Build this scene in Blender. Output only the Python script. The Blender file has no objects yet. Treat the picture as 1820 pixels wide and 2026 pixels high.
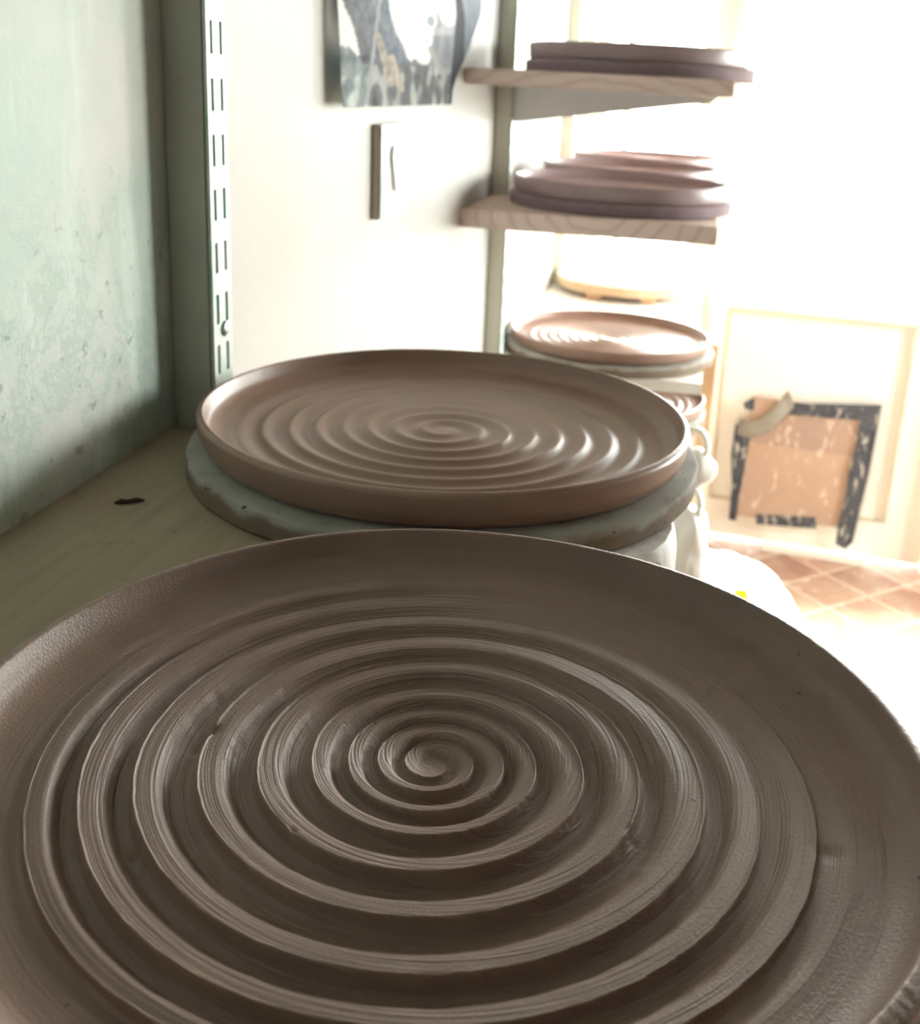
import bpy, bmesh, math, random
import numpy as np
from mathutils import Vector, Matrix, noise

random.seed(4)
PI = math.pi
C = bpy.context.scene
COL = C.collection

# ------------------------------------------------------------------ camera
cam_d = bpy.data.cameras.new('camera')
cam = bpy.data.objects.new('camera', cam_d)
COL.objects.link(cam)
Rv = Vector((0.98300346, 0.17645166, 0.05068539))
Uv = Vector((-0.09880733, 0.27580680, 0.95612118))
Fv = Vector((-0.15472979, 0.94487852, -0.28855376))
cam.matrix_world = Matrix(((Rv.x, Uv.x, -Fv.x, 0), (Rv.y, Uv.y, -Fv.y, 0), (Rv.z, Uv.z, -Fv.z, 0), (0, 0, 0, 1)))
cam_d.sensor_fit = 'HORIZONTAL'
cam_d.sensor_width = 36.0
cam_d.lens = 2105.8 / 1820 * 36
cam_d.shift_x = -(985.8 - 910) / 1820
cam_d.shift_y = -(1013 - 811.0) / 1820
cam_d.clip_start = 0.01
cam_d.dof.use_dof = True
cam_d.dof.focus_distance = 0.366
cam_d.dof.aperture_fstop = cam_d.lens / 2.02
C.camera = cam

# ------------------------------------------------------------------ exposure, sky, sun
C.view_settings.view_transform = 'Standard'
C.view_settings.look = 'None'
C.view_settings.gamma = 1.0
C.view_settings.use_curve_mapping = False
C.view_settings.exposure = 0.40
SKY = 38.0
w = bpy.data.worlds.new('overcast_sky')
C.world = w
w.use_nodes = True
bg = w.node_tree.nodes['Background']
bg.inputs[0].default_value = (1.0, 0.99, 0.97, 1)
bg.inputs[1].default_value = SKY
C.cycles.max_bounces = 10
C.cycles.diffuse_bounces = 6
C.cycles.transparent_max_bounces = 12
C.cycles.caustics_reflective = False
C.cycles.caustics_refractive = False
C.cycles.sample_clamp_indirect = 20
C.cycles.use_denoising = True

sun_d = bpy.data.lights.new('sun', 'SUN')
sun_d.energy = 22.0
sun_d.angle = math.radians(5)
sun_d.color = (1.0, 0.96, 0.88)
sun = bpy.data.objects.new('sun', sun_d)
sun.rotation_euler = Vector((0.75, 0.10, 0.52)).to_track_quat('Z', 'Y').to_euler()
sun.location = (4, 1, 4)
COL.objects.link(sun)

def portal(name, loc, size_x, size_y, direction):
    d = bpy.data.lights.new(name, 'AREA')
    d.shape = 'RECTANGLE'; d.size = size_x; d.size_y = size_y
    d.cycles.is_portal = True
    o = bpy.data.objects.new(name, d)
    o.location = loc
    o.rotation_euler = Vector(direction).to_track_quat('-Z', 'Z').to_euler()
    COL.objects.link(o)

# ------------------------------------------------------------------ helpers
def tag(o, label=None, cat=None, group=None, kind=None):
    if label: o['label'] = label
    if cat: o['category'] = cat
    if group: o['group'] = group
    if kind: o['kind'] = kind
    return o

def empty(name, loc, label, cat, group=None):
    o = bpy.data.objects.new(name, None)
    COL.objects.link(o); o.location = loc; o.empty_display_size = .02
    return tag(o, label, cat, group)

def link_mesh(name, me, mat, parent=None, smooth=False):
    o = bpy.data.objects.new(name, me)
    if mat: me.materials.append(mat)
    COL.objects.link(o)
    if parent:
        o.parent = parent
        o.matrix_parent_inverse = Matrix.Translation(parent.location).inverted() if parent.parent is None else Matrix()
    if smooth:
        for p in me.polygons: p.use_smooth = True
    return o

def bm_obj(name, bm, mat, parent=None, smooth=False, bevel=0, xf=None):
    if bevel:
        bmesh.ops.bevel(bm, geom=[e for e in bm.edges], offset=bevel, segments=2, affect='EDGES', clamp_overlap=True)
    if xf is not None: bmesh.ops.transform(bm, matrix=xf, verts=bm.verts)
    bmesh.ops.recalc_face_normals(bm, faces=bm.faces)
    me = bpy.data.meshes.new(name); bm.to_mesh(me); bm.free()
    return link_mesh(name, me, mat, parent, smooth)

def add_box(bm, x0, x1, y0, y1, z0, z1):
    vs = [bm.verts.new((x, y, z)) for x in (x0, x1) for y in (y0, y1) for z in (z0, z1)]
    for f in ((0, 1, 3, 2), (4, 6, 7, 5), (0, 4, 5, 1), (2, 3, 7, 6), (0, 2, 6, 4), (1, 5, 7, 3)):
        bm.faces.new([vs[i] for i in f])

def box(name, dims, mat, parent=None, bevel=0, xf=None):
    bm = bmesh.new(); add_box(bm, *dims)
    return bm_obj(name, bm, mat, parent, False, bevel, xf)

def add_prism(bm, pts, axis, a, b):
    """polygon pts (2D) extruded along axis 'x','y','z' from a to b"""
    def P(p, t):
        return {'x': (t, p[0], p[1]), 'y': (p[0], t, p[1]), 'z': (p[0], p[1], t)}[axis]
    v0 = [bm.verts.new(P(p, a)) for p in pts]; v1 = [bm.verts.new(P(p, b)) for p in pts]
    bm.faces.new(v0); bm.faces.new(v1[::-1])
    n = len(pts)
    for i in range(n): bm.faces.new((v0[i], v0[(i + 1) % n], v1[(i + 1) % n], v1[i]))

def add_tube(bm, path, rad, seg=10):
    path = [Vector(p) for p in path]
    rings = []
    for i, p in enumerate(path):
        t = (path[min(i + 1, len(path) - 1)] - path[max(i - 1, 0)]).normalized()
        a = t.orthogonal().normalized() if i == 0 else (rings_a - t * rings_a.dot(t)).normalized()
        rings_a = a; b = t.cross(a)
        r = rad[i] if isinstance(rad, (list, tuple)) else rad
        rings.append([bm.verts.new(p + a * (r * math.cos(2 * PI * k / seg)) + b * (r * math.sin(2 * PI * k / seg))) for k in range(seg)])
    for i in range(len(rings) - 1):
        for k in range(seg):
            bm.faces.new((rings[i][k], rings[i][(k + 1) % seg], rings[i + 1][(k + 1) % seg], rings[i + 1][k]))
    bm.faces.new(rings[0][::-1]); bm.faces.new(rings[-1])

def add_lathe(bm, prof, c, seg=96, wob=None):
    rings = []
    for (r, z) in prof:
        if r < 1e-6: rings.append([bm.verts.new((c[0], c[1], c[2] + z))]); continue
        ring = []
        for k in range(seg):
            a = 2 * PI * k / seg
            rr = r + (wob(a, r, z) if wob else 0)
            ring.append(bm.verts.new((c[0] + rr * math.cos(a), c[1] + rr * math.sin(a), c[2] + z)))
        rings.append(ring)
    for A, B in zip(rings, rings[1:]):
        for k in range(seg):
            k2 = (k + 1) % seg
            if len(A) == 1 and len(B) == 1: continue
            if len(A) == 1: bm.faces.new((A[0], B[k], B[k2]))
            elif len(B) == 1: bm.faces.new((A[k], A[k2], B[0]))
            else: bm.faces.new((A[k], A[k2], B[k2], B[k]))

# ------------------------------------------------------------------ materials
class M:
    def __init__(s, name, col=(.8, .8, .8), rough=.6, spec=.5):
        s.m = bpy.data.materials.new(name); s.m.use_nodes = True
        s.nt = s.m.node_tree; s.N = s.nt.nodes; s.b = s.N['Principled BSDF']
        s.b.inputs['Base Color'].default_value = (*col, 1)
        s.b.inputs['Roughness'].default_value = rough
        s.b.inputs['Specular IOR Level'].default_value = spec
        s._co = None
    def n(s, t, **k):
        x = s.N.new(t)
        for a, v in k.items():
            if a.startswith('i_'):
                x.inputs[a[2:].replace('_', ' ')].default_value = v
            else: setattr(x, a, v)
        return x
    def l(s, a, b): s.nt.links.new(a, b)
    @property
    def co(s):
        if s._co is None: s._co = s.n('ShaderNodeTexCoord').outputs['Object']
        return s._co
    def map(s, scale=(1, 1, 1), rot=(0, 0, 0), loc=(0, 0, 0), src=None):
        m = s.n('ShaderNodeMapping'); m.inputs['Scale'].default_value = scale
        m.inputs['Rotation'].default_value = rot; m.inputs['Location'].default_value = loc
        s.l(src or s.co, m.inputs[0]); return m.outputs[0]
    def noise(s, scale, detail=4, rough=.55, src=None, dist=0):
        x = s.n('ShaderNodeTexNoise'); x.inputs['Scale'].default_value = scale
        x.inputs['Detail'].default_value = detail; x.inputs['Roughness'].default_value = rough
        x.inputs['Distortion'].default_value = dist
        s.l(src or s.co, x.inputs['Vector']); return x.outputs['Fac']
    def ramp(s, fac, stops, interp='LINEAR'):
        r = s.n('ShaderNodeValToRGB'); r.color_ramp.interpolation = interp
        e = r.color_ramp.elements
        while len(e) < len(stops): e.new(.5)
        for k, (p, c) in enumerate(stops):
            e[k].position = p
            e[k].color = (*c, 1) if isinstance(c, tuple) else (c, c, c, 1)
        s.l(fac, r.inputs[0]); return r.outputs[0]
    def mix(s, fac, a, b, mode='MIX'):
        x = s.n('ShaderNodeMix', data_type='RGBA', blend_type=mode)
        for sock, v in ((x.inputs[0], fac), (x.inputs[6], a), (x.inputs[7], b)):
            if isinstance(v, (int, float)): sock.default_value = v
            elif isinstance(v, tuple): sock.default_value = (*v, 1)
            else: s.l(v, sock)
        return x.outputs[2]
    def math(s, op, a, b=None, c=None, clamp=False):
        x = s.n('ShaderNodeMath', operation=op, use_clamp=clamp)
        for k, v in enumerate((a, b, c)):
            if v is None: continue
            if isinstance(v, (int, float)): x.inputs[k].default_value = v
            else: s.l(v, x.inputs[k])
        return x.outputs[0]
    def color(s, sock): s.l(sock, s.b.inputs['Base Color']); return s
    def bump(s, h, strength=.3, dist=.002):
        x = s.n('ShaderNodeBump'); x.inputs['Strength'].default_value = strength
        x.inputs['Distance'].default_value = dist
        s.l(h, x.inputs['Height']); s.l(x.outputs[0], s.b.inputs['Normal']); return s

def clay(name, base, dark, rough=.5, spec=.4, streak=.35):
    m = M(name, base, rough, spec)
    sep = m.n('ShaderNodeSeparateXYZ'); m.l(m.co, sep.inputs[0])
    X, Y, Z = sep.outputs
    r = m.math('SQRT', m.math('ADD', m.math('MULTIPLY', X, X), m.math('MULTIPLY', Y, Y)))
    comb = m.n('ShaderNodeCombineXYZ')
    m.l(m.math('MULTIPLY', r, 1100), comb.inputs[0])
    m.l(m.math('MULTIPLY', X, 9), comb.inputs[1]); m.l(m.math('MULTIPLY', Y, 9), comb.inputs[2])
    rings = m.noise(1.0, 3, .6, comb.outputs[0])
    blot = m.noise(14, 4, .6)
    fine = m.noise(900, 2, .6)
    c = m.mix(m.ramp(blot, [(.35, 0.0), (.7, 1.0)]), dark, base)
    c = m.mix(.20, c, m.ramp(rings, [(.3, tuple(x * .7 for x in base)), (.75, tuple(min(1, x * 1.35) for x in base))]))
    pits = m.n('ShaderNodeTexVoronoi'); pits.inputs['Scale'].default_value = 130
    m.l(m.co, pits.inputs['Vector'])
    pit = m.ramp(pits.outputs['Distance'], [(.0, 0.0), (.07, 0.0), (.11, 1.0)])
    msk = m.ramp(m.noise(20, 2), [(.60, 1.0), (.68, 0.0)])
    pit = m.math('MAXIMUM', pit, msk)
    c = m.mix(pit, tuple(x * .35 for x in dark), c)
    m.color(c)
    fade = m.math('MULTIPLY', m.math('SUBTRACT', .142, r), 26, clamp=True)
    h = m.math('ADD', m.math('MULTIPLY', m.math('MULTIPLY', rings, fade), 1.0), m.math('MULTIPLY', fine, .25))
    h = m.math('ADD', h, m.math('MULTIPLY', pit, .8))
    m.bump(h, streak, .0009)
    rr = m.math('MULTIPLY_ADD', rings, .25, rough - .12)
    m.l(rr, m.b.inputs['Roughness'])
    return m.m

MAT_CLAY = clay('leather_hard_clay', (.262, .176, .140), (.205, .138, .108), .46, .5, .85)
MAT_CLAY2 = clay('damp_clay', (.32, .205, .160), (.27, .17, .132), .36, .5, .16)
MAT_CLAY3 = clay('purple_brown_clay', (.36, .275, .285), (.31, .235, .245), .34, .5, .12)  # lightened to stand in for glare over the far shelves
MAT_PALE = clay('dry_pale_clay', (.60, .50, .38), (.52, .43, .33), .7, .2, .2)

def mat_bat(name, a, b, stain):
    m = M(name, a, .85, .2)
    c = m.mix(m.ramp(m.noise(22, 6, .65), [(.35, 0.0), (.68, 1.0)]), a, b)
    sep = m.n('ShaderNodeSeparateXYZ'); m.l(m.co, sep.inputs[0])
    side = m.ramp(m.math('ADD', m.math('MULTIPLY', sep.outputs[2], 60), m.noise(45, 4)), [(.15, 1.0), (.42, 0.0)])
    c = m.mix(m.math('MULTIPLY', side, .9), c, stain)
    c = m.mix(m.ramp(m.noise(260, 2), [(.69, 0.0), (.73, 1.0)]), c, (.05, .045, .04))
    m.color(c); m.bump(m.noise(160, 5, .7), .35, .001)
    return m.m
MAT_BAT = mat_bat('dusty_plaster_bat', (.31, .30, .265), (.40, .395, .36), (.19, .14, .10))
MAT_BAT2 = mat_bat('clay_stained_bat', (.27, .205, .22), (.31, .24, .255), (.23, .17, .19))  # raised tone imitates the glare veiling the far bay

def mat_wall():
    m = M('old_painted_plaster', (.8, .8, .75), .62, .3)
    sep = m.n('ShaderNodeSeparateXYZ'); m.l(m.co, sep.inputs[0])
    X, Y, Z = sep.outputs
    big = m.noise(5.0, 7, .62, dist=.6)
    mint = m.mix(m.ramp(big, [(.42, 0.0), (.60, 1.0)]), (.43, .525, .47), (.57, .565, .535))
    streaks = m.noise(1.0, 5, .6, m.map((30, 34, 7)))
    mint = m.mix(m.math('MULTIPLY', m.ramp(streaks, [(.52, 0.0), (.66, 1.0)]), .45), mint, (.62, .70, .65))
    flake = m.noise(13, 9, .78, dist=.3)
    low = m.ramp(m.math('ADD', m.math('MULTIPLY', Z, -3.0), m.math('MULTIPLY', big, .4)), [(.30, 0.0), (.55, 1.0)])
    fl = m.math('MULTIPLY', m.ramp(flake, [(.47, 0.0), (.495, 1.0), (.515, 1.0), (.54, 0.0)]), low)
    mint = m.mix(m.math('MULTIPLY', fl, .42), mint, (.30, .42, .35))
    spots = m.ramp(m.noise(110, 3, .6), [(.635, 0.0), (.69, 1.0)])
    mint = m.mix(m.math('MULTIPLY', m.math('MULTIPLY', spots, low), .55), mint, (.16, .19, .15))
    peach = m.ramp(m.noise(16, 2, .5, m.map(loc=(3.3, 1.2, 7.7))), [(.735, 0.0), (.75, 1.0)])
    mint = m.mix(m.math('MULTIPLY', peach, .6), mint, (.55, .36, .25))
    # white gloss paint beyond the first upright
    wh = m.mix(m.ramp(m.noise(4, 5, .6), [(.38, 0.0), (.66, 1.0)]), (.44, .425, .39), (.425, .445, .43))
    wh = m.mix(m.math('MULTIPLY', m.ramp(m.noise(60, 4, .6), [(.66, 0.0), (.72, 1.0)]), .35), wh, (.50, .45, .36))
    def blob(y0, z0, ry, rz):
        a = m.math('POWER', m.math('DIVIDE', m.math('SUBTRACT', Y, y0), ry), 2)
        b = m.math('POWER', m.math('DIVIDE', m.math('SUBTRACT', Z, z0), rz), 2)
        d = m.math('ADD', m.math('ADD', a, b), m.math('MULTIPLY', m.math('SUBTRACT', m.noise(40, 3), .5), 1.6))
        return m.ramp(d, [(.85, 1.0), (1.0, 0.0)])
    wh = m.mix(m.math('MULTIPLY', blob(1.081, -.262, .028, .022), .7), wh, (.38, .62, .50))
    wh = m.mix(blob(.692, -.046, .014, .010), wh, (.78, .52, .38))
    wh = m.mix(m.math('MULTIPLY', blob(.70, -.018, .008, .006), .6), wh, (.45, .43, .38))
    m.color(m.mix(m.math('GREATER_THAN', Y, .618), mint, wh))
    m.bump(m.math('ADD', m.noise(30, 6, .6), m.math('MULTIPLY', fl, -.25)), .25, .003)
    return m.m
MAT_WALL = mat_wall()

def mat_wood(name, a, b, grain=(60, 3, 60), dust=None, rough=.7):
    m = M(name, a, rough, .25)
    g = m.noise(1.0, 6, .65, m.map(grain), 1.2)
    c = m.mix(m.ramp(g, [(.3, 0.0), (.7, 1.0)]), a, b)
    if dust:
        c = m.mix(m.math('MULTIPLY', m.ramp(m.noise(6, 5, .6), [(.35, 0.0), (.7, 1.0)]), .55), c, dust)
        c = m.mix(m.math('MULTIPLY', m.ramp(m.noise(55, 3, .6), [(.64, 0.0), (.72, 1.0)]), .4), c, tuple(x * .4 for x in a))
    m.color(c); m.bump(g, .25, .001)
    return m.m
MAT_BENCH = mat_wood('dusty_bench_wood', (.30, .225, .155), (.40, .32, .23), (75, 5, 75), (.39, .36, .26))
MAT_BOARD = mat_wood('pine_board', (.60, .48, .41), (.74, .62, .54), (40, 3, 90))
def mat_endgrain():
    m = M('pine_end_grain', (.5, .35, .25), .7, .2)
    wv = m.n('ShaderNodeTexWave', wave_type='RINGS', rings_direction='Y')
    wv.inputs['Scale'].default_value = 13; wv.inputs['Distortion'].default_value = 3; wv.inputs['Detail'].default_value = 3
    wv.inputs['Detail Scale'].default_value = 2
    m.l(m.map((1, 1, 1.5), loc=(.12, 0, .22)), wv.inputs['Vector'])
    c = m.mix(m.math('MULTIPLY', m.ramp(wv.outputs['Fac'], [(.0, 1.0), (.3, 0.0)]), .55), (.76, .63, .58), (.54, .40, .35))
    m.color(c); return m.m
MAT_END = mat_endgrain()  # its browns are lifted to imitate glare at the far end
MAT_PROP = mat_wood('pale_prop_wood', (.60, .38, .20), (.72, .50, .30), (60, 60, 4))

def simple(name, col, rough=.6, spec=.4, var=None, vs=20, bump=0, metallic=0):
    m = M(name, col, rough, spec)
    m.b.inputs['Metallic'].default_value = metallic
    if var: m.color(m.mix(m.ramp(m.noise(vs, 5, .6), [(.4, 0.0), (.66, 1.0)]), col, var))
    if bump: m.bump(m.noise(vs * 4, 4), bump, .001)
    return m.m
MAT_BATTEN = simple('grey_batten_paint', (.44, .44, .385), .6, .3, (.39, .40, .345), 14, .1)
MAT_STRIP = simple('mint_spotted_strip_paint', (.60, .64, .61), .42, .5, (.34, .50, .42), 26)
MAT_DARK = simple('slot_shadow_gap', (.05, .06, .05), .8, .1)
MAT_UPR = simple('grey_green_paint', (.66, .66, .57), .5, .4, (.61, .62, .53), 12)  # paler than the paint itself, far-end glare put into the colour
MAT_BRACKET = simple('grey_bracket_enamel', (.80, .83, .83), .45, .4, (.75, .78, .78), 10)  # grey enamel made near-white, with glare painted into it
MAT_SCREW = simple('worn_screw_steel', (.35, .37, .34), .4, .5, metallic=.7)
MAT_WHITEP = simple('white_switch_plastic', (.40, .395, .41), .4, .4, (.33, .33, .35), 28)
MAT_SWSIDE = simple('switch_box_brown', (.40, .35, .28), .6, .3)
MAT_CREAM = simple('cream_gloss_paint', (.88, .84, .74), .5, .35, (.92, .89, .80), 5, .05)
MAT_GROOVE = simple('tan_cream_moulding', (.52, .46, .34), .6, .3, (.66, .60, .46), 8)  # moulding strips tinted darker than the door leaf
MAT_CEIL = simple('white_ceiling_paint', (.20, .20, .19), .8, .2, (.18, .18, .17), 3)
MAT_ROOM = simple('cream_wall_paint', (.32, .31, .28), .8, .2, (.29, .28, .25), 3)
MAT_FRAME = simple('cream_frame_paint', (.93, .91, .84), .5, .35, (.90, .87, .79), 6)
MAT_SACK = simple('white_polythene', (.90, .89, .84), .35, .5, (.86, .85, .80), 9, .1)
MAT_YELLOW = simple('yellow_print', (.80, .68, .004), .8, .05, (.76, .62, .003), 20)
MAT_FLAP = simple('grey_back_of_tape', (.58, .56, .49), .6, .3, (.50, .48, .41), 25)
MAT_CRUMB = simple('dark_clay_crumb', (.045, .035, .022), .8, .2, (.07, .05, .03), 200)
MAT_FLECK = simple('clay_fleck', (.20, .12, .09), .8, .2, (.25, .15, .10), 200)

def mat_dusty(name, a, b, splat, lo, hi, sc=38):
    m = M(name, a, .75, .2)
    c = m.mix(m.ramp(m.noise(7, 4, .6), [(.4, 0.0), (.6, 1.0)]), a, b)
    s = m.noise(1.0, 3, .6, m.map((sc * 1.4, sc, sc * .6), rot=(0, .5, 0)))
    c = m.mix(m.math('MULTIPLY', m.ramp(s, [(lo, 0.0), (hi, 1.0)]), .8), c, splat)
    m.color(c); return m.m
MAT_CARD = mat_dusty('splashed_brown_cardboard', (.46, .325, .24), (.50, .355, .26), (.76, .64, .54), .60, .70)
MAT_CARD2 = mat_dusty('dark_cardboard_band', (.36, .265, .215), (.43, .30, .225), (.72, .60, .50), .56, .66)
MAT_TAPE = mat_dusty('splashed_black_tape', (.055, .06, .075), (.085, .09, .10), (.55, .52, .45), .56, .66, 52)

def mat_streak():
    m = M('flaking_white_paint', (.6, .58, .56), .6, .3)
    sep = m.n('ShaderNodeSeparateXYZ'); m.l(m.co, sep.inputs[0])
    st = m.noise(1.0, 5, .6, m.map((170, 170, 9)))
    c = m.mix(m.ramp(st, [(.35, 0.0), (.65, 1.0)]), (.72, .70, .69), (.90, .88, .86))
    a = m.math('ABSOLUTE', m.math('SUBTRACT', sep.outputs[0], .042))
    b = m.math('ABSOLUTE', m.math('SUBTRACT', sep.outputs[2], -.026))
    d = m.math('MAXIMUM', m.math('MULTIPLY', a, 90), m.math('MULTIPLY', b, 50))
    d = m.math('ADD', d, m.math('MULTIPLY', m.math('SUBTRACT', m.noise(70, 5), .5), 1.3))
    c = m.mix(m.ramp(d, [(.92, 1.0), (1.0, 0.0)]), c, m.mix(m.ramp(st, [(.4, 0.0), (.6, 1.0)]), (.34, .33, .33), (.55, .53, .52)))
    m.color(c); m.bump(st, .3, .001)
    return m.m
MAT_STREAK = mat_streak()

def mat_floor():
    m = M('dusty_quarry_tiles', (.3, .15, .1), .55, .4)
    v = m.map((1, 1, 1), rot=(0, 0, math.radians(49)))
    mp = v.node
    # rotate so that the grout runs at -49 / 41 degrees, a crossing at (.428, 2.419)
    a = math.radians(49); px, py = .428, 2.419
    mp.inputs['Location'].default_value = (-(px * math.cos(a) - py * math.sin(a)), -(px * math.sin(a) + py * math.cos(a)), 0)
    br = m.n('ShaderNodeTexBrick'); br.offset = 0.0; br.squash = 1.0
    br.inputs['Scale'].default_value = 1.0
    br.inputs['Brick Width'].default_value = .142; br.inputs['Row Height'].default_value = .142
    br.inputs['Mortar Size'].default_value = .005; br.inputs['Mortar Smooth'].default_value = .3
    br.inputs['Color1'].default_value = (.22, .095, .065, 1)
    br.inputs['Color2'].default_value = (.34, .19, .13, 1)
    br.inputs['Mortar'].default_value = (.46, .34, .26, 1)
    m.l(v, br.inputs['Vector'])
    c = m.mix(m.math('MULTIPLY', m.ramp(m.noise(5, 6, .65), [(.35, 0.0), (.7, 1.0)]), .6), br.outputs['Color'], (.46, .37, .27))
    c = m.mix(m.math('MULTIPLY', m.ramp(m.noise(38, 3, .55), [(.60, 0.0), (.70, 1.0)]), .6), c, (.60, .48, .38))
    m.color(c); m.bump(br.outputs['Fac'], .3, .002)
    return m.m
MAT_FLOOR = mat_floor()

def mat_glass():
    m = bpy.data.materials.new('window_glass'); m.use_nodes = True
    nt = m.node_tree; nt.nodes.clear()
    o = nt.nodes.new('ShaderNodeOutputMaterial'); t = nt.nodes.new('ShaderNodeBsdfTransparent')
    g = nt.nodes.new('ShaderNodeBsdfGlossy'); g.inputs['Roughness'].default_value = .02
    mx = nt.nodes.new('ShaderNodeMixShader'); mx.inputs[0].default_value = .05
    t.inputs[0].default_value = (.96, .98, .97, 1)
    nt.links.new(t.outputs[0], mx.inputs[1]); nt.links.new(g.outputs[0], mx.inputs[2]); nt.links.new(mx.outputs[0], o.inputs[0])
    return m
MAT_GLASS = mat_glass()

# ------------------------------------------------------------------ the room
WX = -.307                      # the long wall with the shelving
FZ, CZ = -1.15, 1.10
def struct(o): o['kind'] = 'structure'; return o
struct(box('floor', (WX - .2, 1.9, -1.5, 3.3, FZ - .1, FZ), MAT_FLOOR))
struct(box('ceiling', (WX - .2, 1.9, -1.5, 3.3, CZ, CZ + .1), MAT_CEIL))
struct(box('wall_left', (WX - .2, WX, -1.5, 3.2, FZ, CZ), MAT_WALL))
struct(box('wall_back', (WX, 1.7, -1.5, -1.3, FZ, CZ), MAT_ROOM))

def wall_with_hole(name, mat, x0, x1, z0, z1, holes, d0, d1, xf):
    """local x along wall, z up, y depth; holes = [(x0,x1,z0,z1)] sorted, non-overlapping in x"""
    bm = bmesh.new(); cur = x0
    for (a, b, c, d) in holes:
        add_box(bm, cur, a, d0, d1, z0, z1)
        if c > z0: add_box(bm, a, b, d0, d1, z0, c)
        if d < z1: add_box(bm, a, b, d0, d1, d, z1)
        cur = b
    add_box(bm, cur, x1, d0, d1, z0, z1)
    return struct(bm_obj(name, bm, mat, xf=xf))

# far wall: slightly out of square with the long wall
FAR = Matrix.Translation((.134, 2.769, 0)) @ Matrix.Rotation(math.atan2(-.10999, .99393), 4, 'Z')
# window over the shelves, half-glazed door, unseen window added to its right for more daylight
W1 = (-.40, -.125 + .09, -.47, 1.0)
D1 = (-.065 + .03, .585, FZ, .98)
wall_with_hole('wall_far', MAT_CREAM, -.60, 1.75, FZ, CZ, [(-.40, -.105, -.47, .45), (-.045, .590, FZ, .48), (.80, 1.20, -.47, .45)], 0, .16, FAR)
def window(name, x0, x1, z0, z1, xf, mull=(), rails=(), d=.05):
    e = empty(name, xf @ Vector(((x0 + x1) / 2, d, z0)), None, None); struct(e)
    bm = bmesh.new(); t = .028
    add_box(bm, x0, x0 + t, d, d + .05, z0, z1); add_box(bm, x1 - t, x1, d, d + .05, z0, z1)
    add_box(bm, x0 + t, x1 - t, d, d + .05, z0, z0 + t); add_box(bm, x0 + t, x1 - t, d, d + .05, z1 - t, z1)
    for mx in mull: add_box(bm, mx - .008, mx + .008, d + .005, d + .045, z0 + t, z1 - t)
    for rz in rails: add_box(bm, x0 + t, x1 - t, d + .01, d + .04, rz - .008, rz + .008)
    bm_obj('window_frame', bm, MAT_FRAME, e, xf=xf)
    box('window_pane', (x0 + t, x1 - t, d + .022, d + .026, z0 + t, z1 - t), MAT_GLASS, e, xf=xf)
    return e
w1 = window('window_1', -.40, -.105, -.47, .45, FAR, mull=(-.318,))
w2 = window('extra_window', .80, 1.20, -.47, .45, FAR, mull=())  # out of view, added to let in more light
# a small catch on the post beside the window
bm = bmesh.new()
add_tube(bm, [(-.150, .045, -.345), (-.148, .02, -.345), (-.148, .018, -.385), (-.130, .018, -.398), (-.116, .018, -.385), (-.116, .02, -.345), (-.116, .045, -.345)], .0045, 8)
bm_obj('window_catch', bm, MAT_FRAME, w1, True, xf=FAR)

# half-glazed door
dr = empty('door_1', FAR @ Vector((.27, .05, FZ)), None, None); struct(dr)
dx0, dx1, dz0, dz1 = -.030, .558, FZ + .012, .45
bm = bmesh.new(); d0, d1 = .012, .052
pz0, pz1 = -1.038, -.510
px0, px1 = .0, .462
add_box(bm, dx0, px0, d0, d1, dz0, dz1)
add_box(bm, px1, dx1, d0, d1, dz0, dz1)
add_box(bm, px0, px1, d0, d1, dz0, pz0); add_box(bm, px0, px1, d0, d1, pz1, pz1 + .07); add_box(bm, px0, px1, d0, d1, dz1 - .05, dz1)
add_box(bm, px0, px1, d0 + .008, d1 - .008, pz0, pz1)
bm_obj('door_leaf', bm, MAT_CREAM, dr, xf=FAR)
bm = bmesh.new(); g = .008
add_box(bm, px0, px1, d0 - .002, d0 + .008, pz1 - g, pz1); add_box(bm, px0, px1, d0 - .002, d0 + .008, pz0, pz0 + g)
add_box(bm, px0, px0 + g, d0 - .002, d0 + .008, pz0 + g, pz1 - g); add_box(bm, px1 - g, px1, d0 - .002, d0 + .008, pz0 + g, pz1 - g)
bm_obj('panel_moulding', bm, MAT_GROOVE, dr, xf=FAR)
box('door_pane', (px0, px1, d0 + .018, d0 + .022, pz1 + .07, dz1 - .05), MAT_GLASS, dr, xf=FAR)
bm = bmesh.new()
add_box(bm, -.045, -.033, -.012, .16, FZ, .48); add_box(bm, .561, .590, -.012, .16, FZ, .48); add_box(bm, -.033, .561, -.012, .16, .453, .48)
bm_obj('door_frame', bm, MAT_FRAME, dr, xf=FAR)
struct(box('trim_1', (.155, .42, -.035, .011, FZ, FZ + .022), MAT_CREAM, bevel=.003, xf=FAR))   # weather bar at the foot of the door
struct(box('baseboard_far', (.60, 1.7, -.012, 0, FZ, FZ + .10), MAT_FRAME, xf=FAR))

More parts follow.
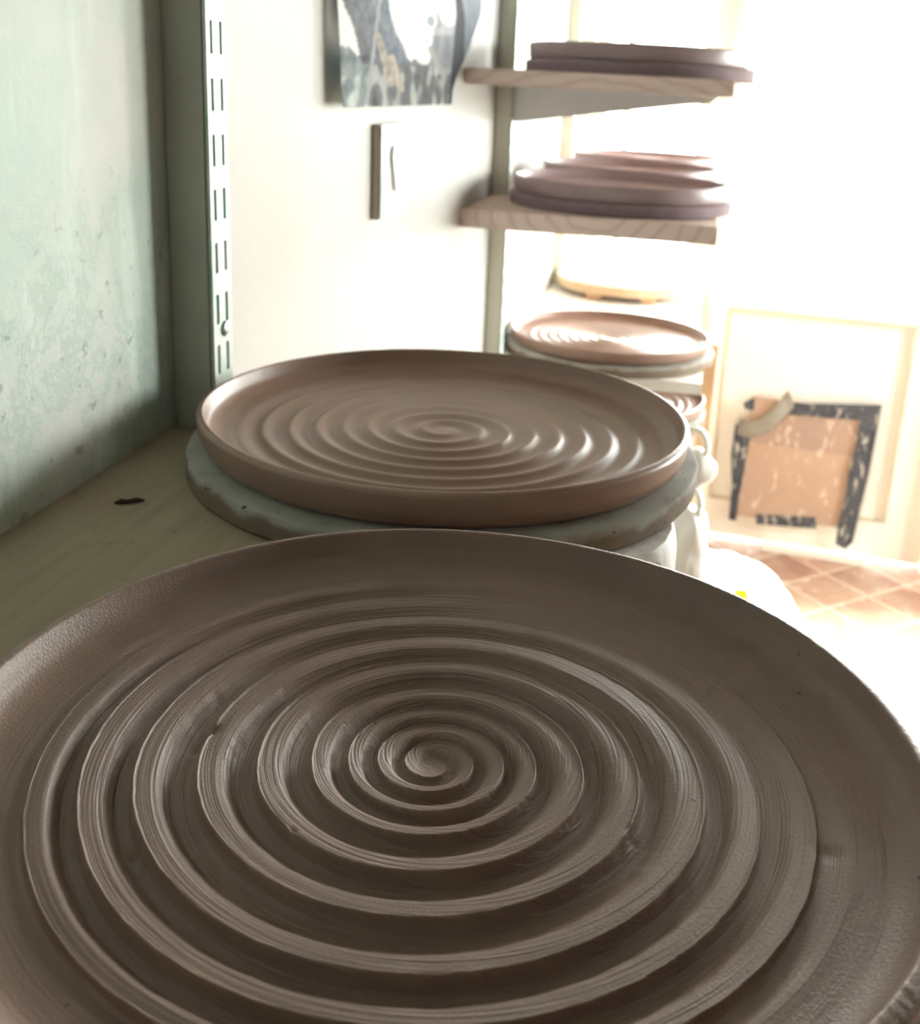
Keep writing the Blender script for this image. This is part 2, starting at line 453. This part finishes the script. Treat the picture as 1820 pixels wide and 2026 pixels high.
# right wall with the window the sun comes through (outside the frame)
RGT = Matrix.Translation((1.70, -1.5, 0)) @ Matrix.Rotation(PI / 2, 4, 'Z')
wall_with_hole('wall_right', MAT_ROOM, 0, 4.7, FZ, CZ, [(3.35, 4.12, -.60, .48)], -.18, 0, RGT)
window('window_3', 3.35, 4.12, -.60, .48, RGT, mull=(), d=-.12)
struct(box('ground_outside', (-8, 12, -8, 14, FZ - .3, FZ - .12), simple('pale_gravel', (.45, .43, .38), .9, .1, (.38, .36, .32), 4)))
portal('portal_far_window', FAR @ Vector((-.25, .14, -.01)), .30, .92, FAR.to_3x3() @ Vector((0, -1, 0)))
portal('portal_door', FAR @ Vector((.23, .14, -.02)), .47, .86, FAR.to_3x3() @ Vector((0, -1, 0)))
portal('portal_extra_window', FAR @ Vector((1.0, .14, -.01)), .40, .92, FAR.to_3x3() @ Vector((0, -1, 0)))
portal('portal_right_window', (1.69 + .16, 2.235, -.06), .77, 1.08, (-1, 0, 0))

# cardboard patch taped over the door panel
def LP(u, d, z): return FAR @ Vector((u, d, z))
cp = empty('cardboard_patch', LP(.22, .0, -1.09), 'brown cardboard square held by black tape over the cream door panel', 'cardboard')
yb = d0 + .008
def sheet(name, pts, y0, y1, mat):
    bm = bmesh.new(); add_prism(bm, pts, 'y', y0, y1)
    return bm_obj(name, bm, mat, cp, xf=FAR)
sheet('cardboard_sheet', [(.070, -1.072), (.345, -1.062), (.388, -.745), (.100, -.735), (.085, -.74)], yb - .024, yb - .014, MAT_CARD)
sheet('dark_band', [(.085, -.860), (.372, -.862), (.384, -.770), (.17, -.775), (.10, -.815)], yb - .0255, yb - .024, MAT_CARD2)
sheet('tape_strip', [(.155, -.742), (.405, -.716), (.400, -.762), (.150, -.772)], yb - .0275, yb - .0255, MAT_TAPE)
sheet('tape_strip', [(.405, -.716), (.400, -.90), (.392, -1.02), (.387, -1.095), (.372, -1.118), (.345, -1.108), (.345, -1.05), (.352, -.96), (.350, -.90), (.358, -.83), (.360, -.745)], yb - .030, yb - .0278, MAT_TAPE)
sheet('tape_strip', [(.052, -.815), (.094, -.815), (.088, -.95), (.083, -1.02), (.083, -1.085), (.064, -1.085), (.062, -.99), (.050, -.90)], yb - .0275, yb - .0255, MAT_TAPE)
sheet('tape_strip', [(.135, -1.058), (.290, -1.042), (.290, -1.074), (.137, -1.086)], yb - .0275, yb - .0255, MAT_TAPE)
sheet('tape_strip', [(.064, -.757), (.092, -.735), (.094, -.772), (.072, -.772)], yb - .0275, yb - .0255, MAT_TAPE)
bm = bmesh.new()       # corner flap peeled towards the room
nu, nv = 10, 5; gr = []
for i in range(nu):
    s = i / (nu - 1); row = []
    for j in range(nv):
        t = j / (nv - 1)
        u = .058 + .115 * s + .022 * t * s; z = -.800 + .082 * s * s + .012 * s - .040 * t - .010 * math.sin(PI * s)
        y = yb - .028 - .030 * math.sin(PI * s) * (.3 + .7 * t) - .006 * t
        row.append(bm.verts.new((u, y, z)))
    gr.append(row)
for i in range(nu - 1):
    for j in range(nv - 1): bm.faces.new((gr[i][j], gr[i + 1][j], gr[i + 1][j + 1], gr[i][j + 1]))
r = bmesh.ops.solidify(bm, geom=bm.faces[:], thickness=.0012)
tag(bm_obj('peeled_flap', bm, MAT_FLAP, cp, True, xf=FAR), 'grey curled corner flap')

# ------------------------------------------------------------------ shelving uprights
def upright(y0, y1, ztop, zbot, mat_a, label, loc, slots=True, x1=-.279):
    e = empty('shelving_upright', (WX, (y0 + y1) / 2, zbot), label, 'shelf upright', None)
    box('batten', (WX, x1 - .002, y0, y1, zbot, ztop), mat_a, e, bevel=.0012)
    bm = bmesh.new()
    W_ = y1 - y0; s1, s2 = y0 + W_ * .24, y0 + W_ * .72; hw = W_ * .075
    xa, xb = x1 - .002, x1
    zc = .0202 + .0320 * 40
    cuts = []
    k = -60
    zs = sorted([.0202 + .0320 * i for i in range(-60, 40) if zbot + .03 < .0202 + .0320 * i < ztop - .03])
    hl = .0093
    segs = []; cur = zbot
    for zc in zs: segs.append((cur, zc - hl, False)); segs.append((zc - hl, zc + hl, True)); cur = zc + hl
    segs.append((cur, ztop, False))
    for a, b, cut in segs:
        if not cut: add_box(bm, xa, xb, y0, y1, a, b)
        else:
            add_box(bm, xa, xb, y0, s1 - hw, a, b); add_box(bm, xa, xb, s1 + hw, s2 - hw, a, b); add_box(bm, xa, xb, s2 + hw, y1, a, b)
    bm_obj('slotted_strip', bm, MAT_STRIP, e)
    box('slot_shade_sheet', (x1 - .0026, x1 - .0017, y0 + .001, y1 - .001, zbot + .001, ztop - .001), MAT_DARK, e)  # near-black sheet paints the shade inside the slots
    return e
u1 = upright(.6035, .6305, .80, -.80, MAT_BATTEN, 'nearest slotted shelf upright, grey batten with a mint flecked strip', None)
bm = bmesh.new()
for rr, xx in ((.0046, 0),):
    add_lathe(bm, [(0, .002), (.002, .0022), (.0045, .001), (.005, 0), (0, 0)], (0, 0, 0), 20)
bm_obj('screw', bm, MAT_SCREW, u1, True, xf=Matrix.Translation((-.279, .6185, -.1535)) @ Matrix.Rotation(PI / 2, 4, 'Y'))
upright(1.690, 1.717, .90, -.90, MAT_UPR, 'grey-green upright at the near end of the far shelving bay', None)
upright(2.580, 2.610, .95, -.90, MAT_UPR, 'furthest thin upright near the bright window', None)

# ------------------------------------------------------------------ shelves of the far bay
def board(name, dims, label, group=None, mat=None):
    x0, x1, y0, y1, z0, z1 = dims
    e = empty(name, ((x0 + x1) / 2, (y0 + y1) / 2, z0), label, 'shelf board', group)
    box('plank', (x0, x1, y0 + .002, y1, z0, z1), mat or MAT_BOARD, e, bevel=.001)
    box('end_grain', (x0, x1, y0, y0 + .002, z0, z1), mat or MAT_END, e)
    return e
board('shelf_board', (WX, .0455, 1.457, 2.66, .0045, .0255), 'top pine shelf board on the grey bracket')
board('shelf_board', (WX, .0445, 1.457, 2.66, -.186, -.161), 'second pine shelf board, three plates along it')
board('shelf_board', (WX, .055, 1.750, 2.74, -.4734, -.4539), 'third shelf board, the large single spiral plate on its near end', mat=mat_wood('glare_whitened_board', (.78, .74, .68), (.88, .85, .80), (40, 3, 90)))  # pale colour stands in for the strong light whitening this board
board('shelf_board', (WX, .050, 1.750, 2.70, -.594, -.574), 'lowest visible shelf board below the large single spiral plate')

def bracket(y, ztop, label, h0=.052, xt=.030):
    e = empty('shelf_bracket', (-.279, y, ztop), label, 'bracket', None)
    bm = bmesh.new()
    add_prism(bm, [(-.279, ztop), (xt, ztop), (xt - .012, ztop - .011), (xt - .04, ztop - .013), (-.27, ztop - h0), (-.279, ztop - h0)], 'y', y - .0015, y + .0015)
    bm_obj('web', bm, MAT_BRACKET, e)
    box('flange', (-.277, xt - .01, y - .009, y - .0015, ztop - .0025, ztop), MAT_BRACKET, e)
    return e
bracket(1.700, .0045, 'grey tapered steel bracket under the top shelf board')
bracket(2.595, -.186, 'steel bracket under the far end of the second shelf board', .03)
# wooden prop under the shelves
box('wooden_prop', (.066, .088, 2.06, 2.085, FZ, -.4745 + .02), MAT_PROP, bevel=.002)
tag(bpy.data.objects['wooden_prop'], 'tan wooden post standing at the outer edge of the lowest shelves', 'post')

# ------------------------------------------------------------------ plates
def plate_mesh(name, R, lip, H, depth, tab, soft, amp, nr, na, off=(0, 0), wobble=.0006, ampfn=None, rs=1.0, seed=0, flare=1.0, dents=()):
    """thrown plate with a spiral in its floor; origin = centre of the rim plane"""
    ts, rr = zip(*tab)
    ts = np.array(ts); rr = np.array(rr) / 1000 * rs
    rin = R - lip; rf = rin - .0125
    ang = np.arange(na) / na * 2 * PI
    rad = np.concatenate([np.linspace(.0006, rf, nr), rf + (rin - rf) * (np.arange(1, 9) / 9.0)])
    A, Q = np.meshgrid(ang, rad)
    x = Q * np.cos(A); y = Q * np.sin(A)
    k = np.clip(1 - Q / rf, 0, 1)
    # spiral phase measured from its own centre
    sx = x - off[0] * 1.0 ; sy = y - off[1] * 1.0
    f_ = np.clip(Q / rf, 0, 1) ** 2
    sx = x - off[0] * (1 - f_); sy = y - off[1] * (1 - f_)
    sr = np.hypot(sx, sy); sa = np.arctan2(sy, sx)
    rng = np.random.RandomState(3 + seed)
    jit = sum(rng.uniform(.2, 1) / j * np.cos(j * sa + rng.uniform(0, 6.28) + sr * rng.uniform(20, 90)) for j in range(2, 9)) * .0006
    if soft == 0:
        jit = jit + sum(rng.uniform(.2, 1) * np.cos(j * sa + rng.uniform(0, 6.28) + sr * rng.uniform(100, 500)) for j in range(17, 80, 3)) * .00003 * np.clip(sr / .07, 0, 1) ** 2
    T = np.interp(sr + jit * np.clip(sr / .03, 0, 1), rr, ts)
    ph = T - ((-sa) / (2 * PI)) % 1.0
    p = ph - np.floor(ph)
    if soft == 0:
        def prof(p):
            f = np.interp(p, [0, .022, .07, .14, .25, .34, .42, .50, .58, .68, .84, .955, .98, 1.0],
                             [1.06, .50, .17, .03, .0, .06, .32, .63, .84, .93, .95, .96, 1.10, 1.06])
            return f
        dz = prof(p)
    else:
        dz = np.interp(p, [0, .12, .25, .38, .5, .65, .8, .92, 1.0], [.86, .42, .08, .0, .12, .45, .8, .98, .86])
    a_ = amp * np.clip(sr / .012, .15, 1) * np.clip((rf - .004 - Q) / .012, 0, 1)
    if ampfn is not None: a_ = a_ * ampfn(sr, sa)
    z = -depth + (dz - .5) * a_
    for dx_, dy_, dr_, dd_ in dents:
        z -= dd_ * np.exp(-((x - dx_) ** 2 + (y - dy_) ** 2) / dr_ ** 2)
    # gentle rise of floor to the wall, then wall
    z += .0010 * np.clip((Q - rf * .75) / (rf * .25), 0, 1) ** 2
    wt = np.clip((Q - rf) / (rin - rf), 0, 1)
    fil = np.where(Q > rf, 1 - np.sqrt(np.clip(1 - wt ** 2, 0, 1)) * 1.0, 0)
    z = np.where(Q > rf, -depth + .0010 + (depth - .0030) * fil, z)
    lastr = rad[-1]
    # rim and outside
    prof_out = [(rin - .0001, -.0009), (rin + lip * .08, -.0002), (rin + lip * .2, 0.0), (rin + lip * .6, -.0005), (R - .0005, -.0014), (R, -.0030),
                (R - .001 * flare, -H * .5), (R - .0035 * flare, -H * .8), (R - .008 * flare, -H * .97), (R - .011 * flare, -H), (0.0, -H)]
    verts = np.stack([x, y, z], -1).reshape(-1, 3)
    c0 = np.array([[0, 0, z[0].mean()]])
    outs = []
    wv = 1 + wobble / R * (np.cos(2 * ang + 1) + .6 * np.cos(5 * ang + 2))
    rough = np.array([sum(rng.uniform(-1, 1) * math.cos(j * a + j) for j in range(30, 90, 7)) for a in ang]) * .00004
    for (r, zz) in prof_out[:-1]:
        outs.append(np.stack([r * wv * np.cos(ang), r * wv * np.sin(ang), np.full(na, zz) + rough], -1))
    allv = np.concatenate([c0, verts] + outs + [np.array([[0, 0, -H]])])
    faces = []
    nrings = len(rad) + len(outs)
    for j in range(na): faces.append((0, 1 + j, 1 + (j + 1) % na))
    j = np.arange(na); j2 = (j + 1) % na
    for i in range(nrings - 1):
        a0 = 1 + i * na; b0 = a0 + na
        faces += list(zip((a0 + j).tolist(), (b0 + j).tolist(), (b0 + j2).tolist(), (a0 + j2).tolist()))
    last = 1 + (nrings - 1) * na; cb = len(allv) - 1
    for q in range(na): faces.append((last + q, cb, last + (q + 1) % na))
    me = bpy.data.meshes.new(name); me.from_pydata(allv.tolist(), [], faces); me.update()
    for p_ in me.polygons: p_.use_smooth = True
    return me

TAB1 = [(0, 4.6), (.25, 7.2), (.45, 8.8), (.71, 11.3), (1, 13.6), (1.45, 18), (1.71, 21.1), (2, 23.7), (2.45, 28), (2.71, 31.2), (3, 34.4), (3.45, 40.2), (3.71, 45), (4, 49.9),
        (4.45, 57.7), (4.71, 63), (5, 68), (5.45, 76.4), (5.71, 83), (6, 88.5), (6.45, 96.4), (7, 105.5), (7.45, 113.5), (8, 122), (8.45, 129), (9, 137), (10, 152)]
def amp1(sr, sa):
    # the far, outer part of the floor was smoothed
    far = np.clip(np.cos(sa - math.radians(62)), 0, 1) ** 1.2
    outer = np.clip((sr - .062) / .035, 0, 1)
    far2 = np.clip(np.cos(sa - math.radians(5)), 0, 1) ** 2 * np.clip((sr - .088) / .02, 0, 1)
    grow = .55 + .45 * np.clip(sr / .05, 0, 1)
    return np.clip(grow * (1 - .86 * far * outer) * (1 - .6 * far2), .05, 1)
TAB2 = [(i, 8.5 + 16.6 * i) for i in range(0, 11)]
TAB2[0] = (0, 6.0)
def amp2(sr, sa):
    far = np.clip(np.cos(sa - math.radians(80)) * 1.1 + .25, 0, 1)
    return np.clip((.6 + .4 * np.clip(sr / .05, 0, 1)) * (1 - .85 * far * np.clip((sr - .02) / .03, 0, 1)), .06, 1)

def put_plate(me, mat, loc, label, group=None, name='clay_plate'):
    o = link_mesh(name, me, mat)
    o.location = loc
    return tag(o, label, 'plate', group)

me1 = plate_mesh('clay_plate_large', 0.14686, 0.00503, 0.02105, 0.01372, TAB1, 0, 0.00520, 620, 900, off=(-0.00137, -0.00622), ampfn=amp1, rs=0.915,  # near plates, bats, bench, post scaled down about the camera to clear the upright
                 dents=((-0.07229, -0.00823, 0.00275, 0.00201), (-0.07366, -0.01281, 0.00256, 0.00146), (-0.06908, -0.06039, 0.00201, 0.00110), (0.05947, -0.02379, 0.00183, 0.00060), (0.01922, -0.08921, 0.00412, 0.00092), (-0.03111, -0.04685, 0.00165, 0.00082), (0.11355, -0.01739, 0.00366, 0.00064)))
put_plate(me1, MAT_CLAY, (-0.05765, 0.27779, -0.18392), 'big foreground clay plate with a sharp-edged spiral cut in its floor')
me2 = plate_mesh('clay_plate_mid', 0.14228, 0.00412, 0.02123, 0.01418, TAB2, 1, 0.00265, 240, 420, off=(0, -.004), ampfn=amp2, seed=5, rs=0.915)
put_plate(me2, MAT_CLAY2, (-0.12728, 0.58780, -0.17998), 'second clay plate with soft rippled rings, between the foreground plate and the far shelves')

def bat_mesh(R, T, seed=0, seg=120):
    bm = bmesh.new(); rng = random.Random(seed); ph = [rng.uniform(0, 6.28) for _ in range(4)]
    wob = lambda a, r, z: .0006 * math.sin(3 * a + ph[0]) + .0005 * math.sin(7 * a + ph[1]) + .0002 * math.sin(23 * a + ph[2] + 60 * z)
    add_lathe(bm, [(0, 0), (R * .5, 0), (R - .003, 0), (R - .001, -.001), (R, -.003), (R - .0005, -T * .5), (R, -T + .002), (R - .002, -T), (R * .5, -T), (0, -T)], (0, 0, 0), seg, wob)
    bmesh.ops.recalc_face_normals(bm, faces=bm.faces)
    me = bpy.data.meshes.new('round_bat'); bm.to_mesh(me); bm.free()
    for p in me.polygons: p.use_smooth = False
    return me
def put_bat(R, T, loc, mat, label, group=None, seed=0):
    me = bat_mesh(R, T, seed); o = link_mesh('round_bat', me, mat, smooth=True); o.location = loc
    md = o.modifiers.new('edges', 'EDGE_SPLIT'); md.split_angle = math.radians(35)
    return tag(o, label, 'bat', group)
put_bat(0.15006, 0.01071, (-0.05765, 0.27450, -0.20505), MAT_BAT, 'thin round bat under the big foreground plate')
put_bat(0.14914, 0.01418, (-0.12728, 0.58780, -0.20139), MAT_BAT, 'thick round plaster bat under the second rippled plate', seed=2)

# plates along the far bay
me3 = plate_mesh('clay_plate_far', .1815, .005, .0232, .0155, TAB2, 1, .0030, 160, 260, off=(0, -.003), ampfn=lambda r, a: np.ones_like(r), rs=1.1, seed=9)
put_plate(me3, MAT_CLAY2, (-.1149, 1.9183, -.4122), 'large reddish spiral plate on the third shelf, just behind the second plate')
put_bat(.190, .0178, (-.1149, 1.9183, -.4357), MAT_BAT, 'pale bat under the large reddish plate on the third shelf', seed=4)
me4 = plate_mesh('clay_plate_small', .160, .0045, .0238, .0155, TAB2, 1, .0022, 130, 200, off=(0, 0), ampfn=lambda r, a: np.ones_like(r), rs=.96, seed=11, flare=.35)
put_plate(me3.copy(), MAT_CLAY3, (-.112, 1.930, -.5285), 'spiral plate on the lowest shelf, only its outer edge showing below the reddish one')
put_bat(.186, .0220, (-.112, 1.930, -.5518), MAT_BAT, 'bat on the lowest shelf under the half hidden plate', seed=5)
for i, (dx, dy) in enumerate(((.055, 1.83), (.085 - .06, 2.02))):
    pass

def shelf_set(x, y, zb, pl, bl, tb=.0172, dx=0.0):
    put_bat(.1660, tb, (x + dx, y, zb + tb + .0002), MAT_BAT2, bl, seed=int(y * 100))
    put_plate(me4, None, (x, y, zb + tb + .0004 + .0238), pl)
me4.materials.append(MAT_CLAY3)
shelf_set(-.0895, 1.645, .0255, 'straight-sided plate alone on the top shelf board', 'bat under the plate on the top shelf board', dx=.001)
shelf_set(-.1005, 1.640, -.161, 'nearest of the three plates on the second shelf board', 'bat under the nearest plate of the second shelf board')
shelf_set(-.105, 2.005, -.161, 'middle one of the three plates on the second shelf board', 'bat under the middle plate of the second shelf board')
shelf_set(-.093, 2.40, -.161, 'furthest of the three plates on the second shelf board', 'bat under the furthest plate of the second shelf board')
# pale dry bat raised on blocks, far end of the third shelf
put_bat(.164, .024, (-.128, 2.560, -.4145), mat_bat('ochre_bat', (.62, .52, .40), (.70, .60, .46), (.50, .36, .22)), 'pale tan disc on two little blocks at the far end of the third shelf', seed=8)
for i, (x, y) in enumerate(((-.19, 2.44), (-.065, 2.43))):
    o = box('spacer_block', (x - .016, x + .016, y - .012, y + .012, -.4535, -.4388), MAT_PROP, bevel=.001)
    tag(o, ['small spacer block under the pale disc, on the wall side', 'small spacer block under the pale disc, on the room side'][i], 'block', 'blocks under the pale disc')

# ------------------------------------------------------------------ bench
bn = empty('workbench_shelf', (WX, .3, -0.23594), 'dusty wooden bench board carrying the two nearest plates', 'bench', None)
bm = bmesh.new()
add_prism(bm, [(WX, -.5), (.018, -.5), (.018, .453), (-.1135, .453), (-.1135, .599), (.0146, .599), (.0146, .640), (WX, .640)], 'z', -0.23594, -0.21594)
bm_obj('bench_top', bm, MAT_BENCH, bn)
for y in (-.2, .30):
    bm = bmesh.new()
    add_prism(bm, [(WX, -0.23594), (-.03, -0.23594), (-.03, -0.24794), (WX, -0.29994)], 'y', y, y + .02)
    bm_obj('bearer', bm, MAT_BENCH, bn)
bm = bmesh.new()
add_lathe(bm, [(0, 0), (.0567, 0), (.0586, -.002), (.0599, -.008), (.0613, -.05), (.063, -.2), (.064, -.90), (.061, -0.93396), (0, -0.93396)], (0, 0, 0), 72, lambda a, r, z: .0004 * math.sin(9 * a) + .0003 * math.sin(23 * a + 2))
tb = bm_obj('white_post', bm, MAT_STREAK, None, True); tb.location = (-.0476, .5266, -0.21604)
md = tb.modifiers.new('edges', 'EDGE_SPLIT'); md.split_angle = math.radians(35)
tag(tb, 'round white post with streaky chipped paint holding up the thick bat', 'post')

# bits lying on the bench
bm = bmesh.new()
add_tube(bm, [(-.2750, .4709, -0.21444), (-.2730, .4738, -0.21434), (-.2702, .4747, -0.21454), (-.2665, .4780, -0.21444), (-.2629, .4794, -0.21474)], [.0006, .0014, .0011, .0013, .0005], 7)
tag(bm_obj('clay_crumb', bm, MAT_CRUMB, None, True), 'dark twig-like crumb lying on the dusty bench near the wall', 'crumb')

# ------------------------------------------------------------------ light switch
sw = empty('light_switch', (WX, 1.09, -.09), 'old white light switch with a tilted toggle on the wall', 'light switch')
box('back_box', (WX, -.2995, 1.028, 1.128, -.1305, -.0395), MAT_SWSIDE, sw, bevel=.001)
box('switch_plate', (-.2995, -.2975, 1.030, 1.128, -.1305, -.0395), MAT_WHITEP, sw, bevel=.0008)
bm = bmesh.new()
add_prism(bm, [(-.008 + .008 * math.cos(a) if False else .010 * math.cos(a), .024 * (1 if math.sin(a) > 0 else -1) * .55 + .011 * math.sin(a)) for a in [2 * PI * k / 20 for k in range(20)]], 'x', 0, .0032)
bm_obj('toggle', bm, simple('clean_white_toggle', (.93, .93, .92), .25, .5), sw, bevel=.0008,
       xf=Matrix.Translation((-.2975, 1.078, -.083)) @ Matrix.Rotation(math.radians(20), 4, 'X'))
for yy in (1.048, 1.110):
    bm = bmesh.new(); add_lathe(bm, [(0, .001), (.0028, .0008), (.003, 0), (0, 0)], (0, 0, 0), 16)
    bm_obj('screw', bm, MAT_SCREW, sw, True, xf=Matrix.Translation((-.2975, yy, -.085)) @ Matrix.Rotation(PI / 2, 4, 'Y'))

# ------------------------------------------------------------------ curled photograph on the wall
def img_color(x, y):
    """printed picture plus the painted shade of its curled edge, x,y in pixels of the source image crop around the print (0..1820, 0..1308)"""
    white = np.array((.95, .96, .97)); col = white.copy()
    n1 = noise.noise(Vector((x * .012, y * .004, 1.0))); n2 = noise.noise(Vector((x * .03, y * .012, 5.0)))
    n3 = noise.noise(Vector((x * .006, y * .006, 9.0)))
    def seg(x0, y0, x1, y1):
        t = max(0, min(1, ((x - x0) * (x1 - x0) + (y - y0) * (y1 - y0)) / ((x1 - x0) ** 2 + (y1 - y0) ** 2)))
        return math.hypot(x - x0 - t * (x1 - x0), y - y0 - t * (y1 - y0)), t
    gy = np.interp(x, [100, 160, 240, 300, 560, 640, 740, 820, 900, 960, 1060, 1110, 1160, 1250, 1330, 1400, 1520], [520, 480, 500, 600, 560, 480, 560, 680, 665, 700, 735, 700, 330, 270, 290, 330, 320])
    if y > gy + n2 * 25:
        col = np.array((.11, .12, .13)) + (n1 * .10 + n2 * .08 + .05)
        if x < 400: col = np.array((.28, .33, .34)) + n1 * .2 + n2 * .12
        if 1100 < x < 1500 and y < 850: col = np.array((.30, .32, .36)) + n1 * .1 + (.20 if y < 420 else 0)
        if y > 780 + n3 * 200 and n1 > .08 : col = col + np.array((.26, .29, .26)) * min(1, (n1 - .08) * 4)
    # main trunk
    lx = np.interp(y, [0, 200, 400, 620, 800], [200, 260, 300, 330, 400]); rx = np.interp(y, [0, 150, 350, 500, 640, 700], [590, 605, 660, 740, 800, 800])
    if lx < x < rx and y < 700:
        t = (x - lx) / (rx - lx)
        col = np.array((.13, .14, .16)) + np.array((.05, .08, .13)) * t + (n1 * .13 + n2 * .1 + .03)
    d, t = seg(510, -40, 380, 1150)
    if d < 16: col = np.array((.42, .44, .47))
    d, t = seg(480, 380, 620, 900)
    if d < 26 + 30 * t: col = np.array((.42, .38, .33)) + n2 * .2
    d, t = seg(620, 640, 730, 990)
    if d < 34: col = np.array((.52, .47, .40)) + n2 * .25
    d, t = seg(1110, 560, 1330, 880)
    if d < 34: col = np.array((.44, .43, .44))
    for cx, cy, rr_ in ((1115, 260, 60), (1160, 130, 24), (1060, 470, 24)):
        if math.hypot(x - cx, y - cy) < rr_: col = np.array((.33, .38, .42))
    d, t = seg(1215, 150, 1250, 300)
    if d < 8 + 30 * t: col = np.array((.34, .36, .36))
    if math.hypot(x - 1070, y - 380) < 78: col = white
    # folded edge, the shade of the curl painted in as a dark band
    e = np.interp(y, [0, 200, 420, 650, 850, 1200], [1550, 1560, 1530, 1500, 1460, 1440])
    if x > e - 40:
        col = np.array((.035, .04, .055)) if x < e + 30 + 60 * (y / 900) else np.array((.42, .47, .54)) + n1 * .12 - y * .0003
    return np.clip(col, .015, .97)
bm = bmesh.new(); cl = bm.loops.layers.float_color.new('print')
NU, NV = 150, 120
z_top, z_bot = .150, -.0215
vv = {}
for i in range(NU + 1):
    s = i / NU
    for j in range(NV + 1):
        t = j / NV                                  # 0 bottom, 1 top
        z = z_bot + (z_top - z_bot) * t
        y0_ = .897 - .016 * t
        y1_ = float(np.interp(z, [-.022, -.005, .013, .045, .093, .15], [1.339, 1.341, 1.362, 1.417, 1.483, 1.50]))
        y = y0_ + (y1_ - y0_) * s
        x = WX + .011 - .007 * t + .003 * math.sin(3 * s + 1) + .003 * t * math.sin(5 * s + .4)
        k = max(0, (s - .80) / .20)
        x += .012 * k ** 1.6 * min(1, t * 1.5); y -= .010 * k * min(1, t * 1.5)
        vv[i, j] = bm.verts.new((x, y, z))
for i in range(NU):
    for j in range(NV):
        f = bm.faces.new((vv[i, j], vv[i + 1, j], vv[i + 1, j + 1], vv[i, j + 1])); f.smooth = True
        for lp in f.loops:
            Y_, Z_ = lp.vert.co.y, lp.vert.co.z
            X = (float(np.interp(Y_, [.86, .882, .907, 1.339, 1.362, 1.417, 1.483, 1.52], [644, 660, 678, 895, 905, 925, 948, 961])) - 640) * 5.69  # wall position to image pixel column, as seen from the camera
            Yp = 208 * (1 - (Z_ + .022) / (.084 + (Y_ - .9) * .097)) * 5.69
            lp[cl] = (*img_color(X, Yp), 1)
bmesh.ops.solidify(bm, geom=bm.faces[:], thickness=-.0005)
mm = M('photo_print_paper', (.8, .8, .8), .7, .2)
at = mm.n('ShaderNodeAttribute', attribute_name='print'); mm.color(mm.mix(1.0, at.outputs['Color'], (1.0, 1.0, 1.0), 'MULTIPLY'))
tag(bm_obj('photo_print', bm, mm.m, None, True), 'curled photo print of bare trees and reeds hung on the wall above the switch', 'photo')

# ------------------------------------------------------------------ white sacks between bench and floor
def lump(name, c, rad, seed, mat, amp=.22, parent=None, sub=5, base=None):
    bm = bmesh.new(); bmesh.ops.create_icosphere(bm, subdivisions=sub, radius=1)
    for v in bm.verts:
        n = v.co.normalized()
        d = 1 + amp * noise.noise(n * 1.7 + Vector((seed, 0, 0))) + amp * .45 * abs(noise.noise(n * 4.5 + Vector((0, seed, 0)))) + amp * .18 * abs(noise.noise(n * 11 + Vector((0, 0, seed))))
        v.co = Vector((c[0] + n.x * rad[0] * d, c[1] + n.y * rad[1] * d, c[2] + n.z * rad[2] * d))
        if base is not None and v.co.z < base: v.co.z = base + .0005 * (v.co.x % .01)
    return bm_obj(name, bm, mat, parent, True)
sk = empty('white_sack', (.12, 1.82, FZ), 'glaring white plastic sack slumped on the tiled floor beside the bench', 'sack')
sb = lump('sack_body', (.115, 1.82, -1.03), (.20, .20, .215), 3.3, MAT_SACK, .16, sk, base=FZ)
best = min(sb.data.vertices, key=lambda v: (v.co - Vector((.166, 1.74, -.818))).length)
MARK = best.co + best.normal * .001
bm = bmesh.new()
add_prism(bm, [(-.016, -.014), (.012, -.016), (.018, .010), (-.006, .016)], 'z', 0, .002)
tag(bm_obj('printed_mark', bm, MAT_YELLOW, sk, xf=Matrix.Translation(MARK) @ best.normal.to_track_quat('Z', 'Y').to_matrix().to_4x4()), 'yellow print on the sack')
bg_ = empty('carrier_bag', (.06, 1.60, -.75), 'white knotted carrier bag hanging at the outer edge of the lowest shelf', 'bag')
lump('bag_body', (.055, 1.645, -.715), (.036, .03, .080), 6.1, MAT_SACK, .2, bg_, 4)
lump('bag_bulge', (.055, 1.645, -.568), (.032, .025, .034), 8.4, MAT_SACK, .15, bg_, 4)
bm = bmesh.new()
add_tube(bm, [(.050 + .020 * math.cos(a), 1.64, -.530 + .030 * math.sin(a)) for a in [2 * PI * k / 24 for k in range(25)]], .005, 8)
bm_obj('handle', bm, MAT_SACK, bg_, True)
bm = bmesh.new()
add_tube(bm, [(.052 + .017 * math.cos(a), 1.64, -.630 + .032 * math.sin(a)) for a in [2 * PI * k / 24 for k in range(25)]], .006, 8)
bm_obj('handle', bm, MAT_SACK, bg_, True)
